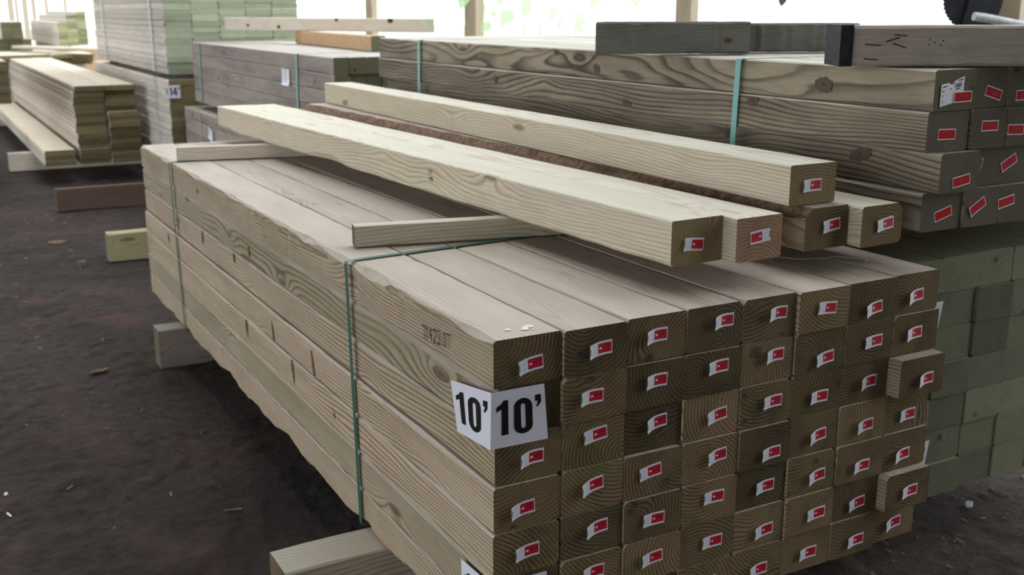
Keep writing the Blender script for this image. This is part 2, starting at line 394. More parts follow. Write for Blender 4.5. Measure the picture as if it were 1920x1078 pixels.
def box(name, a, mat, parent=None):
    v, f = boxm(*a); o = bpy.data.objects.new(name, mesh(name, v, f, [mat])); return link(o, parent)
# corrugated roof over the shed, with an open strip added to light the tops
RMAT = plain('roof_metal', (.16, .155, .15), .7, var=.2, vs=3)
def roof(name, xa, xb, ya, yb):
    n = max(2, int((xb-xa)/.076)); vs = []; fs = []
    for y in (ya, yb):
        for i in range(n+1):
            x = xa+(xb-xa)*i/n; vs.append((x, y, 2.5 + 2.9*(x+7.6)/11.4 + .02*math.cos(i*math.pi)))
    for i in range(n): fs.append((i, i+1, n+1+i+1, n+1+i))
    n0 = len(vs); vs += [(x, y, z+.05) for x, y, z in vs]
    for i in range(n): fs.append((n0+i, n0+n+1+i, n0+n+1+i+1, n0+i+1))
    struct(name, mesh(name, vs, fs, [RMAT]))
roof('ceiling', -7.6, 3.8, -7.3, .9)
roof('ceiling', -7.6, -.6, .9, 22.3)
roof('ceiling', 3.0, 3.8, .9, 22.3)
wb = box('wall_back_blocker', (-7.2, -7.1, GZ, 3.6, -7.0, 5.2), plain('blocker_boards', (.12, .10, .08), .9, var=.2, vs=5)); wb['kind'] = 'structure'  # unseen wall added behind the camera to keep the near ends dark
wr = box('wall_right_blocker', (3.62, -7.0, GZ, 3.72, -2.2, 5.2), wb.data.materials[0]); wr['kind'] = 'structure'  # unseen light blocker added at right to darken the end faces

# posts of the open right side, each a thing the roof stands on
def post(x, y, s, label, h=5.8, lean=0, s2=None, zb=None):
    me = timber_mesh('wooden_post', h, s, s2 or s, (MT['post'], MT['post']), seed=int(x*100+y*10), seg=8)
    zb = GZ if zb is None else zb
    o = timber(me, 'wooden_post', x, y, zb, label, 'post', 'posts of the open shed side', rx=math.pi/2, rz=.35, tone=.6)
    o.rotation_euler = (math.pi/2, lean, .45); return o
post(3.18, 1.60, .125, 'thick wooden post with the dark saw blade against it, upper right')
post(3.30, 3.87, .105, 'brown wooden post rising behind the dark grey spacer timber')
post(3.30, 6.68, .12, 'pale wooden post behind the near end of the knotty loose timber')
post(3.30, 8.93, .09, 'slim leaning wooden post above the middle of the knotty loose timber', lean=.015)
# far slatted end, upper left
for k, (px_, wd) in enumerate([(.97, .10), (1.09, .05), (1.21, .09), (1.36, .07), (1.58, .06), (1.90, .06)]):
    o = box('trim_%d' % (k+1), (px_*1.02, 20.6, GZ, px_*1.02+wd, 20.7, 4.2), MT['loose_side']); o['kind'] = 'structure'
o = box('trim_7', (.3, 20.6, GZ, 3.5, 20.7, GZ+.6), MT['orange_side']); o['kind'] = 'structure'

# ------------------------------------------------------------------ front stack (8 wide, 7 high)
SM = (MT['front_side'], MT['front_end'])
FM = [timber_mesh('timber', TL, TW-.0016, TH-.0022, SM, seed=s, seg=18, ch=.0034, rough=.0007) for s in range(6)]
def wn(y):   # chipped edge of the top left timber
    return max(0, .0045+.007*math.sin(y*23+1)*math.sin(y*61)+(.006 if .15 < y < .33 else 0))
FTOP = timber_mesh('timber', TL, TW-.0016, TH-.0014, SM+(MT['front_side'],), seed=50, seg=90, ch=.002, rough=.0008, wane={3: wn})
FBOT = timber_mesh('timber', TL, TW-.0016, TH-.0014, SM+(MT['front_side'],), seed=51, seg=90, ch=.002, rough=.001,
                   wane={0: lambda y: max(0, .008+.016*math.sin(y*19)*math.sin(y*47+2))})
FRND = [timber_mesh('timber', TL, TW-.0016, TH-.0014, SM, seed=60+s, seg=12, ch=.003, wane={c: (lambda y: .0099)}) for s, c in enumerate((2, 3, 3))]
TOF = {(0,0):(.004,-.0082),(0,2):(.004,-.0022),(0,3):(-.01,-.0057),(0,4):(0,-.0022),(1,0):(.0071,.0008),(1,1):(-.0089,.0023),(1,2):(.0031,.0138),(1,3):(-.0029,.0053),(1,4):(.0081,.0068),(1,5):(.0011,.0073),(2,0):(-.0009,.0048),(2,1):(-.0009,.0073),(2,2):(.0071,.0098),(2,3):(-.0079,.0043),(2,4):(.0011,-.0052),(2,5):(-.0009,.0023),(3,0):(.0182,.0108),(3,1):(.0092,.0103),(3,2):(.0122,-.0012),(3,3):(.0132,.0043),(3,4):(.0102,.0068),(3,5):(.0122,-.0017),(4,0):(.0172,.0078),(4,1):(.0162,.0103),(4,2):(.0152,.0028),(4,3):(.0152,-.0167),(4,4):(.0122,-.0032),(4,5):(.0122,-.0117),(4,6):(.0032,-.0092),(5,0):(.0062,.0028),(5,1):(.0122,-.0157),(5,2):(.0062,-.0092),(5,3):(.0082,-.0067),(5,4):(.0122,-.0082),(5,5):(.0172,-.0057),(5,6):(.0042,-.0062),(6,0):(.0043,-.0162),(6,1):(.0123,-.0007),(6,2):(.0083,-.0012),(6,3):(.0073,-.0097),(6,4):(.0023,-.0112),(6,5):(.0043,-.0127),(6,6):(.0073,-.0112),(7,0):(-.0037,-.0072),(7,1):(-.0047,.0003),(7,2):(.0093,-.0072),(7,3):(.0033,-.0097),(7,4):(-.0087,-.0112),(7,5):(.0033,-.0037),(7,6):(-.0007,-.0062)}
PUSH = {(7, 2): -.03, (7, 5): -.022, (0, 1): .006, (0, 2): .002, (4, 0): .004, (7, 6): .012, (2, 2): .008, (5, 0): -.004}
FRONT = {}
for c in range(8):
    for r in range(7):
        g = random.Random(c*31+r)
        me = FTOP if (c, r) == (0, 0) else FBOT if (c, r) == (0, 6) else FRND[(c+r) % 3] if (c+r*3) % 7 == 3 else FM[(c*5+r*3) % 6]
        y = PUSH.get((c, r), g.uniform(-.004, .005))
        x = (c+.5)*TW + (g.uniform(-.0008, .0008)) + ((-.004 if r >= 3 else .001) if c == 0 and r else 0)
        lab = 'red-tagged 4x6 timber, %s, %s column from left in the front stack' % (row(r), ORD[c])
        if (c, r) == (0, 0): lab = 'corner timber of the front stack marked 71423.07, topmost at the left'
        if (c, r) == (0, 1): lab = 'timber behind the upper 10 foot sign at the front stack corner'
        if (c, r) == (7, 2): lab = 'timber sticking out at the right side of the front stack, third row down'
        o = timber(me, 'timber', x, y, -(r+1)*TH, lab, 'timber', 'timbers of the front stack',
                   px=.5+g.uniform(-.33, .33), pz=.62+g.uniform(-.45, .35), tone=g.random())
        if c == 0: o.color = [(.30, .62, .40, 1), (1.0, -.9, .30, .45), (-1.0, .9, .55, .9), (.1, 1.6, .62, 1), (-.6, 0., .72, 1), (.25, .9, .35, .5), (.33, -.1, .5, .9)][r]
        FRONT[c, r] = o
        if (c, r) != (0, 1):
            dx, dz = TOF.get((c, r), (.003, -.004))
            put_tag(TAGS[[0, 1, 2, 1, 3][g.randrange(5)]] if (c, r) != (5, 0) else TAGS[3], o, dx, TH/2+dz, g.uniform(-.06, .10) if (c, r) != (5, 0) else -.1)
# branch knots showing in the sawn ends
for (c, r, x, z, rad) in [(4, 2, -0.0548, 0.0685, 0.009), (4, 2, 0.0372, 0.0295, 0.009), (4, 2, -0.0518, 0.0165, 0.008), (4, 1, -0.0308, 0.065, 0.016), (4, 0, 0.0322, 0.0025, 0.009), (0, 3, -0.027, 0.003, 0.01), (5, 1, -0.0278, 0.008, 0.007), (5, 4, 0.0102, 0.0676, 0.009), (4, 4, 0.0202, 0.0696, 0.009), (1, 0, -0.0349, 0.0405, 0.014), (2, 3, 0.0311, 0.021, 0.01), (1, 1, -0.0099, 0.079, 0.012), (3, 1, 0.0332, 0.012, 0.007), (2, 4, -0.0519, 0.0646, 0.012)]:
    pts = []
    for k in range(16):
        an = k*math.pi/8; q_ = rad*(1+.14*math.sin(k*1.7+c)+.1*math.sin(k*3.1+r))
        pts.append((q_*math.cos(an), 0, min(TH-.004-z, max(.004-z, q_*.8*math.sin(an)))))
    o = bpy.data.objects.new('knot', mesh('knot', pts, [tuple(range(16))], [KNOT])); o.location = (x, -.0004, z); link(o, FRONT[c, r])
# handwriting on the corner timber (left face)
q, x_ = writing('71423.07', .027, .0130, .0021, .28)
vs = []; fs = []
lx = -(TW-.0016)/2 - .0030
for p in q:
    b = len(vs); vs += [(lx, .285-u, TH-.072+v+u*.10) for u, v in p]; fs.append(tuple(reversed(range(b, b+4))))
link(bpy.data.objects.new('marker_number', mesh('marker_number', vs, fs, [MT['pencil']])), FRONT[0, 0])['label'] = 'handwritten number 71423.07 in black marker'
# long spike knots and scars on the left faces
SCAR = plain('spike_knot', (.17, .10, .055), .9, var=.5, vs=70)
for (r, y, z, l_, w_, a_) in ((4, 1.556, -.373, .075, .014, 1.45), (3, 1.282, -.325, .070, .012, 1.35), (3, .948, -.319, .080, .012, 1.3), (4, 1.117, -.376, .085, .016, 1.4), (2, 1.677, -.187, .05, .016, 1.2),
                              (2, 2.07, -.200, .05, .018, 1.5), (1, 1.50, -.140, .035, .016, 1.2), (0, 2.09, -.050, .022, .014, .4), (4, .804, -.400, .022, .006, 1.4), (3, 2.60, -.300, .04, .02, 1.3)):
    o = FRONT[0, r]; zc = z-o.location.z; yc = y-o.location.y
    pts = []
    for k in range(12):
        a = k*math.pi/6; u = l_/2*math.cos(a); v = w_/2*math.sin(a)*(1+.3*math.sin(k*2.3))
        pts.append((-(TW-.0016)/2-.0020, yc+u*math.cos(a_)-v*math.sin(a_), min(TH-.004, max(.004, zc+u*math.sin(a_)+v*math.cos(a_)))))
    link(bpy.data.objects.new('knot', mesh('knot', pts, [tuple(reversed(range(12)))], [SCAR])), o)
# white residue spots on the corner timber
for (sx, sy, sr) in [(-.014, .045, .008), (.014, .034, .010), (.022, .043, .012), (.030, .049, .009), (.024, .027, .005)]:
    n = 9; g = random.Random(int(sx*9999)); vs = [(sx+sr*g.uniform(.6, 1.2)*math.cos(i*6.283/n), sy+.6*sr*g.uniform(.6, 1.2)*math.sin(i*6.283/n), TH-.0004) for i in range(n)]
    link(bpy.data.objects.new('white_residue', mesh('white_residue', vs, [tuple(range(n))], [MT['white_bit']])), FRONT[0, 0])

# ------------------------------------------------------------------ straps
def strap(name, path, ys, wd, mat, label, group, closed=True):
    """flat band along (x,z) path; ys = y of each path point"""
    vs = []; fs = []; n = len(path)
    t = .0008
    cx = sum(p[0] for p in path)/n; cz = sum(p[1] for p in path)/n
    for (x, z), y in zip(path, ys):
        d = Vector((x-cx, 0, z-cz)).normalized()*t
        for s in (-1, 1):
            vs += [(x, y+s*wd/2, z), (x+d.x, y+s*wd/2, z+d.z)]
    for i in range(n if closed else n-1):
        a = i*4; b = ((i+1) % n)*4
        fs += [(a+1, b+1, b+3, a+3), (a, a+2, b+2, b), (a, b, b+1, a+1), (a+2, a+3, b+3, b+2)]
    o = bpy.data.objects.new(name, mesh(name, vs, fs, [mat])); link(o); return tag(o, label, 'strap', group)
def loop(x0, x1, z0, z1, e=.0025, r=.006):
    x0 -= e; x1 += e; z0 -= e*.3; z1 += e*.5
    return [(x0+r, z1), (x0+r*.3, z1-r*.3), (x0, z1-r), (x0, z0+r), (x0+r, z0), (x1-r, z0), (x1, z0+r), (x1, z1-r), (x1-r, z1)]
W8 = 8*TW
def ys_(yt, yb, yr): return [yt, yt, yt, yb, yb, yr, yr, yr, yr]
strap('green_strap', loop(-.0062, W8, -7*TH, 0), ys_(.672, .640, .76), .016, MT['green_strap'], 'green plastic strap round the front stack, the nearer one', 'straps round the front stack')
strap('green_strap', loop(-.0062, W8, -7*TH, 0), ys_(2.470, 2.415, 2.5), .016, MT['green_strap'], 'green plastic strap round the far end of the front stack', 'straps round the front stack')

# ------------------------------------------------------------------ length signs
def corner_sign(front, side, name, label, txt='10', mats=None):
    """two flat faces meeting at a fold; each = (TL, TR, BR, BL)"""
    root = bpy.data.objects.new(name, None); link(root); root.location = Vector(front[3])
    o3 = Vector(front[3])
    for nm, quad in (('front_face', front), ('side_face', side)):
        if not quad: continue
        TLc, TRc, BRc, BLc = [Vector(q)-o3 for q in quad]
        nrm = (TRc-TLc).cross(BLc-TLc).normalized()*-1
        if nrm.dot(CAM - o3) < 0: nrm = -nrm
        def f(u, v, l):
            p = (BLc*(1-u)+BRc*u)*(1-v)+(TLc*(1-u)+TRc*u)*v
            return p + nrm*l
        p = Paper(f, [MT['paper'], MT['ink']])
        p.rect(0, 0, 1, 1, 0, 0, 6, 6)
        for ch in txt + "'":
            for g in bold_ten(ch): p.poly(g, 1, .0006)
        p.obj(nm, root)
    tag(root, label, 'sign', 'length signs on the stacks'); return root
YF = -.0065
corner_sign([(-.009, YF, -.087), (.092, YF-.002, -.087), (.098, YF-.006, -.187), (-.011, YF, -.189)],
            [(-.016, .135, -.106), (-.009, YF, -.087), (-.011, YF, -.189), (-.0095, .124, -.201)],
            'length_sign', "white paper sign reading 10' folded round the front stack corner, upper one")
corner_sign([(-.009, YF, -.443), (.100, YF-.002, -.442), (.100, YF-.002, -.542), (-.010, YF, -.544)],
            [(-.0125, .110, -.445), (-.009, YF, -.443), (-.010, YF, -.544), (-.0095, .112, -.545)],
            'length_sign', "lower 10' paper sign at the front stack corner, cut off by the picture edge")

# ------------------------------------------------------------------ bearers on the ground
def bearer(x0, x1, y, w_, h, side, label, top=-.6145, rz=0, tone=.5):
    L_ = x1-x0
    me = timber_mesh('bearer', L_, w_, h, side, seed=int(abs(y)*100), seg=16, ch=.003, rough=.0015)
    o = timber(me, 'bearer', x0, y, top-h, label, 'timber', 'bearers under the stacks', rz=-math.pi/2+rz, tone=tone)
    return o
HB = -.6155-GZ
bearer(-.227, 1.15, .57, .115, HB, (MT['loose_side'], MT['front_end'], MT['bark']), 'pale bearer block under the near end of the front stack', tone=.35, rz=.0)
bearer(-.096, 1.15, 2.51, .09, HB, (MT['dull_side'], MT['dull_end']), 'grey square bearer block under the far end of the front stack', tone=.3)
bearer(.033, 1.9, 4.45, .09, HB, (MT['yellow_side'], MT['green_end']), 'yellow-green bearer poking out behind the front stack', tone=.55)
bearer(-.02, .80, 6.14, .05, HB, (MT['redbrown'], MT['redbrown']), 'red-brown bearer lying on the dirt before the board pile', tone=.9)
bearer(-.136, 1.0, 8.3, .09, HB, (MT['tan_side'], MT['tan_end']), 'tan bearer under the pale board pile at left', tone=.45)
bearer(.02, .9, 12.3, .09, HB, (MT['tan_side'], MT['tan_end']), 'far hidden bearer under the back of the pale board pile')

# ------------------------------------------------------------------ loose timbers and stickers on the front stack
def between(me, name, near, far, z, W_, label, cat='timber', **kw):
    """near, far = left bottom corners"""
    d = Vector((far[0]-near[0], far[1]-near[1], 0)); a = math.atan2(-d.x, d.y)
    cx = near[0]+W_/2*math.cos(a); cy = near[1]+W_/2*math.sin(a)
    return timber(me, name, cx, cy, z, label, cat, rz=a, **kw)
SZ = .0015
S1 = timber_mesh('sticker', 1.0, .042, .049, (MT['tan_side'], MT['tan_end']), seed=3, seg=10, ch=.0015)
S2 = timber_mesh('sticker', .98, .042, .049, (MT['loose_side'], MT['dull_end']), seed=4, seg=10, ch=.0015)
timber(S2, 'sticker', .062, .808, SZ, 'yellowish batten lying across the front stack under the loose timbers, nearer one', 'batten', 'battens under the loose timbers', rz=-math.pi/2-.205, tone=.1)
timber(S1, 'sticker', .026, 2.495, SZ, 'tan batten lying across the far end of the front stack', 'batten', 'battens under the loose timbers', rz=-math.pi/2-.215, tone=.6)
LM = (MT['loose_side'], MT['loose_end'])
zl = SZ+.049+.001; LLn = 2.95
A1 = timber_mesh('loose_timber', LLn, .128, .090, LM+(MT['loose_side'],), seed=10, seg=60, ch=.002, rough=.0007,
                 wane={0: lambda y: max(0, .006+.02*math.exp(-((y-.60)/.05)**2)+.010*math.sin(y*37)*math.sin(y*90)*.35 + (.012 if y > .95 else 0))})
a1 = between(A1, 'loose_timber', (.441, .109), (.322, 3.04), zl, .128, 'pale clean timber on top of the front stack, the leftmost of the loose ones', px=-.9, pz=1.1, tone=.75)
A2 = timber_mesh('loose_timber', 3.0, .120, .088, LM, seed=11, seg=20, ch=.002)
a2 = between(A2, 'loose_timber', (.571, .074), (.452, 3.07), zl, .120, 'pale timber with a reddish resinous end beside the leftmost loose timber', px=.45, pz=.1, tone=.65)
a2.data.materials[1] = wood('resinous_end', (.30, .19, .12), (.13, .07, .04), end=True, ring=.008, wob=.015, stain=(1.3, 1.25, 1.3), dirt=.3, rough=.8)
B2 = timber_mesh('loose_timber', 2.92, .122, .088, (MT['front_side'], MT['front_end']), seed=12, seg=60, ch=.003, rough=.0015,
                 wane={3: lambda y: .026+.009*math.sin(y*31)*math.sin(y*77+1) if y > .02 else .022})
b2 = between(B2, 'loose_timber', (.760, .088), (.675, 2.99), zl, .122, 'brown barky-edged loose timber under the raised pale timber', px=.6, pz=.35, tone=.35)
B3 = timber_mesh('loose_timber', 2.95, .122, .086, (MT['loose_side'], MT['front_end'], MT['front_side']), seed=13, seg=30, ch=.003, wane={2: lambda y: .016, 1: lambda y: .01})
b3 = between(B3, 'loose_timber', (.886, .058), (.802, 3.0), zl, .122, 'rightmost loose timber on the front stack, rounded right edge', px=.5, pz=.3, tone=.5)
B1 = timber_mesh('loose_timber', 2.88, .122, .084, LM, seed=14, seg=20, ch=.002)
b1 = between(B1, 'loose_timber', (.745, .123), (.770, 2.99), zl+.0895, .122, 'pale timber lying uppermost across the two brown loose timbers', px=.5, pz=-.6, tone=.6)
put_tag(TAGS[3], a1, -.010, .040, -.12); put_tag(TAGS[4], a2, .000, .048, .10)
put_tag(TAGS[3], b2, .012, .049, .08); put_tag(TAGS[3], b3, .008, .045, .10); put_tag(TAGS[3], b1, -.002, .040, .0)
# black print on the side of the left loose timber
q, _ = writing('117', .012, .005, .0018, .6)
q2, _ = writing('171', .010, .006, .0025, .4)
vs = []; fs = []
for p, oy in ([(p, 0) for p in q]+[([(u+.004, v-.018) for u, v in p], 0) for p in q2]):
    b = len(vs); vs += [(-.0655, 1.02-u, .052+v) for u, v in p]; fs.append(tuple(reversed(range(b, b+4))))
link(bpy.data.objects.new('ink_stamp', mesh('ink_stamp', vs, fs, [MT['pencil']])), a1)

# thin wire scrap on the front stack
def tube(name, pts, r, mat, n=6, closed_ends=True):
    vs = []; fs = []
    for i, p in enumerate(pts):
        p = Vector(p); d = (Vector(pts[min(i+1, len(pts)-1)])-Vector(pts[max(i-1, 0)])).normalized()
        a = d.orthogonal().normalized(); b = d.cross(a)
        vs += [p+(a*math.cos(k*6.2832/n)+b*math.sin(k*6.2832/n))*r for k in range(n)]
    for i in range(len(pts)-1):
        for k in range(n): fs.append((i*n+k, i*n+(k+1) % n, (i+1)*n+(k+1) % n, (i+1)*n+k))
    fs += [tuple(reversed(range(n))), tuple(range((len(pts)-1)*n, len(pts)*n))]
    return mesh(name, vs, fs, [mat])
o = link(bpy.data.objects.new('wire_scrap', tube('wire_scrap', [(.80+.2*k/12, .23-.09*k/12+.01*math.sin(k), .0016+.004*abs(math.sin(k*.9))) for k in range(13)]+[(.985, .125, .003), (.97, .12, .002)], .0011, MT['wire'])))
tag(o, 'thin silvery wire scrap lying on the front stack below the brown loose timbers', 'wire')

# ------------------------------------------------------------------ generic stack
def stack(x0, y0, ztop, widths, rows, h, L_, mats, nm, cat, desc, where, group, seeds=4, jit=.006, seg=10, skip=None, tone=None, rowshift=0, pzr=(.1, .9), gap=.0014, xj=.001):
    cols = []; x = x0
    meshes = {}
    out = {}
    for c, wd in enumerate(widths):
        for r in range(rows):
            if skip and skip(c, r): continue
            g = random.Random(hash((round(x0*100), c, r)) & 0xffff)
            key = (round(wd, 3), g.randrange(seeds))
            if key not in meshes: meshes[key] = timber_mesh(nm, L_, wd-gap, h-(.0002 if h < .05 else .0012), mats, seed=key[1]+int(wd*1000), seg=seg, ch=.004 if h < .05 else .003, rough=.0008)
            z = ztop-(r+1)*h+(.0004 if h < .05 else 0)
            lab = '%s, %s, %s column from left of %s' % (desc, row(r), ORD[c], where)
            o = timber(meshes[key], nm, x+wd/2+g.uniform(-xj, xj)+rowshift*r, y0+g.uniform(-jit, jit), z, lab, cat, group,
                       px=.5+g.uniform(-.5, .5), pz=g.uniform(*pzr), tone=g.random() if tone is None else tone)
            out[c, r] = o
        x += wd
    return out
# green-treated timbers, lower right
DX = 1.093
Dst = stack(DX, .121, -.018, [.127]*6, 7, .085, TL, (MT['green_side'], MT['green_end']), 'timber', 'timber', 'greenish untagged timber', 'the lower right stack', 'timbers of the lower right stack', jit=.005, pzr=(.2, .8))
for r in range(7):
    for c in range(6):
        o = Dst[c, r]; g = random.Random(c*7+r*3+99)
        o.color = (.5+g.uniform(-.25, .25), .5+g.uniform(-.35, .35), .75 if r == 0 else (.05 if (c, r) in ((2, 1), (2, 2), (3, 0)) else g.uniform(.15, .8)), 1)
bearer(1.2, 1.9, .75, .09, HB+.003, (MT['dull_side'], MT['dull_end']), 'dark bearer in the shadow under the lower right stack')
bearer(1.2, 1.9, 2.55, .09, HB+.003, (MT['dull_side'], MT['dull_end']), 'hidden far bearer under the lower right stack')
for xs, zs in ((DX, -.112), (DX, -.452)):
    f_ = [(xs-.001, .108, zs), (1.217, .106, zs-.004), (1.200, .106, zs-.10), (xs-.001, .108, zs-.10)]
    corner_sign(f_, None, 'length_sign', "paper sign half hidden behind the front stack's right edge, %s one" % ('upper' if zs > -.3 else 'lower'))

# red-tagged weathered stack, right
CX, CY, CZ, CH = 1.063, .062, .409, .0864
Cst = stack(CX, CY, CZ, [.128, .112, .122, .125, .125, .125, .125, .125], 4, CH, 3.03, (MT['grey_side'], MT['grey_end']), 'timber', 'timber', 'weathered timber', 'the upper right stack', 'timbers of the upper right stack', jit=.006, seg=18, pzr=(.0, .9))
for (c, r), o in Cst.items():
    if c == 0:
        o.color = [(.78, .42, .75, 1), (-.9, 1.2, .5, 1), (.3, .62, .35, 1), (-.6, .3, .4, 1)][r]
        o.location.x += [0, -.006, .024, .004][r]; o.location.y += [0, 0, -.015, 0][r]
    if c and r == 2: o.location.x += .026; o.location.y += .015
    if c and r == 3: o.location.x += .006
    if (c, r) == (0, 0): o['label'] = 'knotty weathered timber carrying the white P3056 label, top of the upper right stack'
RT = {(0,0):(1.15,.351,.10),(0,1):(1.119,.273,.05),(0,2):(1.154,.174,.22),(0,3):(1.137,.10,.32),(1,0):(1.261,.354,-.18),(1,1):(1.248,.285,.06),(1,2):(1.232,.208,-.25),(1,3):(1.238,.108,.55),(2,0):(1.362,.346,.1),(2,1):(1.336,.272,.04),(2,2):(1.347,.196,.5),(2,3):(1.333,.111,.25),(3,0):(1.48,.35,.1),(3,1):(1.46,.27,0),(3,2):(1.47,.19,.2),(3,3):(1.46,.11,.1)}
for (c, r), (x, z, a) in RT.items():
    o = Cst[c, r]; put_tag(REDS[1 if (c, r) in ((1, 3), (1, 2), (2, 2)) else 0], o, x-o.location.x, z-o.location.z, a-.08, -.0022 if (c, r) == (0, 0) else 0)
for (r, y, z, ry, rz_, an) in ((0, .37, .360, .028, .018, .1), (0, 1.33, .354, .018, .014, .5), (0, 1.57, .396, .012, .012, 0), (1, .606, .309, .022, .013, -.4), (1, 1.16, .262, .024, .010, .3), (1, 1.98, .285, .015, .012, .8), (2, .265, .210, .034, .015, -.3), (2, .724, .214, .022, .014, .2)):
    o = Cst[0, r]; side_knot(o, -.0640-.0022, y-o.location.y, z-o.location.z, ry, rz_, an, CH-.006, .004)
# white label with barcode on the top corner timber
o = Cst[0, 0]; ox, oz = o.location.x, o.location.z
def fl(u, v, l): return (1.082+u*.070-ox, -.0012-l-.004*max(0, .2-u), .332+v*.050+u*.012-oz)
p = Paper(fl, [MT['paper'], MT['ink']])
p.poly([(0, 0), (1, 0), (1, 1), (.6, .92), (.42, .80), (.33, .90), (0, .92)], 0, 0)
q, _ = writing('P3056', .17, .070, .026, .22)
for s in q: p.poly([(u+.10, v+.08) for u, v in s], 1, .0004)
for k in range(9): p.rect(.62+.03*k, .60, .62+.03*k+(.018 if k % 3 else .01), .78, 1, .0004)
for (u, v, l_) in ((.06, .76, .22), (.06, .58, .2), (.48, .80, .1), (.74, .86, .2), (.64, .52, .2), (.08, .40, .08), (.38, .60, .08)): p.rect(u, v, u+l_, v+.05, 1, .0004)
p.obj('paper_label', o)['label'] = 'white paper label printed P3056 with a barcode'
for yb, lab in ((.45, 'nearer'), (2.6, 'farther')):
    bearer(DX+.02, 2.05, yb, .06, .076, (MT['dull_side'], MT['dull_end']), '%s bearer between the lower and upper right stacks, in shadow' % lab, top=CZ-4*CH-.002)
CW = sum([.128, .112, .122, .125, .125, .125, .125, .125])
strap('teal_strap', loop(CX-.008, CX+CW, CZ-4*CH, CZ), ys_(.662, .675, .66), .020, MT['teal_strap'], 'light teal strap on the upper right stack, the nearer one', 'straps on the upper right stack')
strap('teal_strap', loop(CX-.008, CX+CW, CZ-4*CH, CZ), ys_(2.64, 2.65, 2.64), .022, MT['teal_strap'], 'light teal strap at the far end of the upper right stack', 'straps on the upper right stack')

# ------------------------------------------------------------------ spacer timbers on the right stack
def cross(name, p0, L_, W_, H_, z, ang, mats, label, skew=0, **kw):
    me = timber_mesh(name, L_, W_, H_, mats, seed=int(L_*100), seg=24, ch=.004, rough=.0014, skew=skew, wane={3: lambda y: .006+.004*math.sin(y*40)})
    a = -math.pi/2+ang     # local +y -> direction (cos ang, sin ang)
    ox, oy = -math.sin(ang)*W_/2, math.cos(ang)*W_/2
    return timber(me, name, p0[0]+ox, p0[1]+oy, z, label, 'timber', 'spacer timbers on the upper right stack', rz=a, **kw)
ZC = CZ+.0022
e1 = cross('spacer_timber', (.889, 1.009), .385, .09, .086, ZC, -.50, (MT['old_side'], MT['old_end'], MT['old_side']), 'dark grey weathered spacer timber, left of the three on the right stack', skew=-.035, px=-.8, pz=1.2, tone=.6)
e1b = cross('spacer_timber', (1.262, .93), .36, .09, .080, ZC, -.42, (MT['old_side'], MT['old_end'], MT['old_side']), 'grey broken-ended spacer timber behind the gap between the other two', px=.9, pz=1.4, tone=.9)
e2 = cross('spacer_timber', (.956, .222), .95, .12, .085, ZC, -.525, (MT['old2_side'], MT['tar'], MT['old2_side']), 'pale grey spacer timber with a black end and rusty staples', px=.1, pz=1.5, tone=.7)
o = side_knot(e1, .0472, .325, .036, .012, .008); o.data.flip_normals()
# black painted end sleeve, staples and nail holes on the near face (local +x side is the near side)
HW = .06
vs, fs = boxm(-HW-.0014, -.0012, -.0004, HW+.0014, .026, .0862)
link(bpy.data.objects.new('tarred_end', mesh('tarred_end', vs, fs, [MT['tar']])), e2)['label'] = 'black tarred end'
def on_face(y, z, k=.0016): return (HW+k, y, z)
for (ya, za, yb, zb) in ((.095, .052, .122, .060), (.112, .066, .138, .064), (.110, .048, .137, .039), (.052, .046, .084, .044), (.052, .016, .080, .014)):
    me = tube('rusty_staple', [on_face(ya, za, -.001), on_face(ya, za, .003), on_face((ya+yb)/2, (za+zb)/2, .004), on_face(yb, zb, .003), on_face(yb, zb, -.001)], .0013, MT['rust'])
    link(bpy.data.objects.new('rusty_staple', me), e2)
for (y, z) in ((.188, .056), (.186, .045), (.198, .050), (.216, .054), (.212, .045)):
    me = tube('nail_hole', [on_face(y, z, -.002), on_face(y, z, .0012)], .0018, MT['ink']); link(bpy.data.objects.new('nail_hole', me), e2)

# ------------------------------------------------------------------ saw blade and tube by the thick post
def disc(name, rad, teeth, th, mat):
    vs = []; n = teeth*2
    for s in (-th/2, th/2):
        for i in range(n):
            rr = rad*(1 if i % 2 else .955); a = (i+(.35 if i % 2 else 0))*2*math.pi/n; vs.append((rr*math.cos(a), s, rr*math.sin(a)))
    fs = [tuple(range(n)), tuple(reversed(range(n, 2*n)))] + [(i, n+i, n+(i+1) % n, (i+1) % n) for i in range(n)]
    return mesh(name, vs, fs, [mat])
sb = link(bpy.data.objects.new('saw_blade', disc('saw_blade', .122, 44, .006, MT['dark_steel']))); sb.location = (2.985, 1.535, .565); sb.rotation_euler = (0, .2, -.5)
tag(sb, 'round dark toothed saw blade against the thick post, upper right', 'saw blade')
b_ = link(bpy.data.objects.new('bolt', tube('bolt', [(-.045, -.003, .006), (-.045, -.012, .006)], .009, MT['steel'], 8)), sb)
gd = link(bpy.data.objects.new('guard_plate', mesh('guard_plate', *boxm(-.02, -.016, -.105, .11, -.004, .06), [MT['dark_steel']])), sb)
o = link(bpy.data.objects.new('metal_tube', tube('metal_tube', [(2.905, 1.46, .500), (2.95, 1.44, .494), (3.10, 1.37, .462)], .017, MT['steel'], 12)))
tag(o, 'short grey metal tube below the saw blade', 'tube')

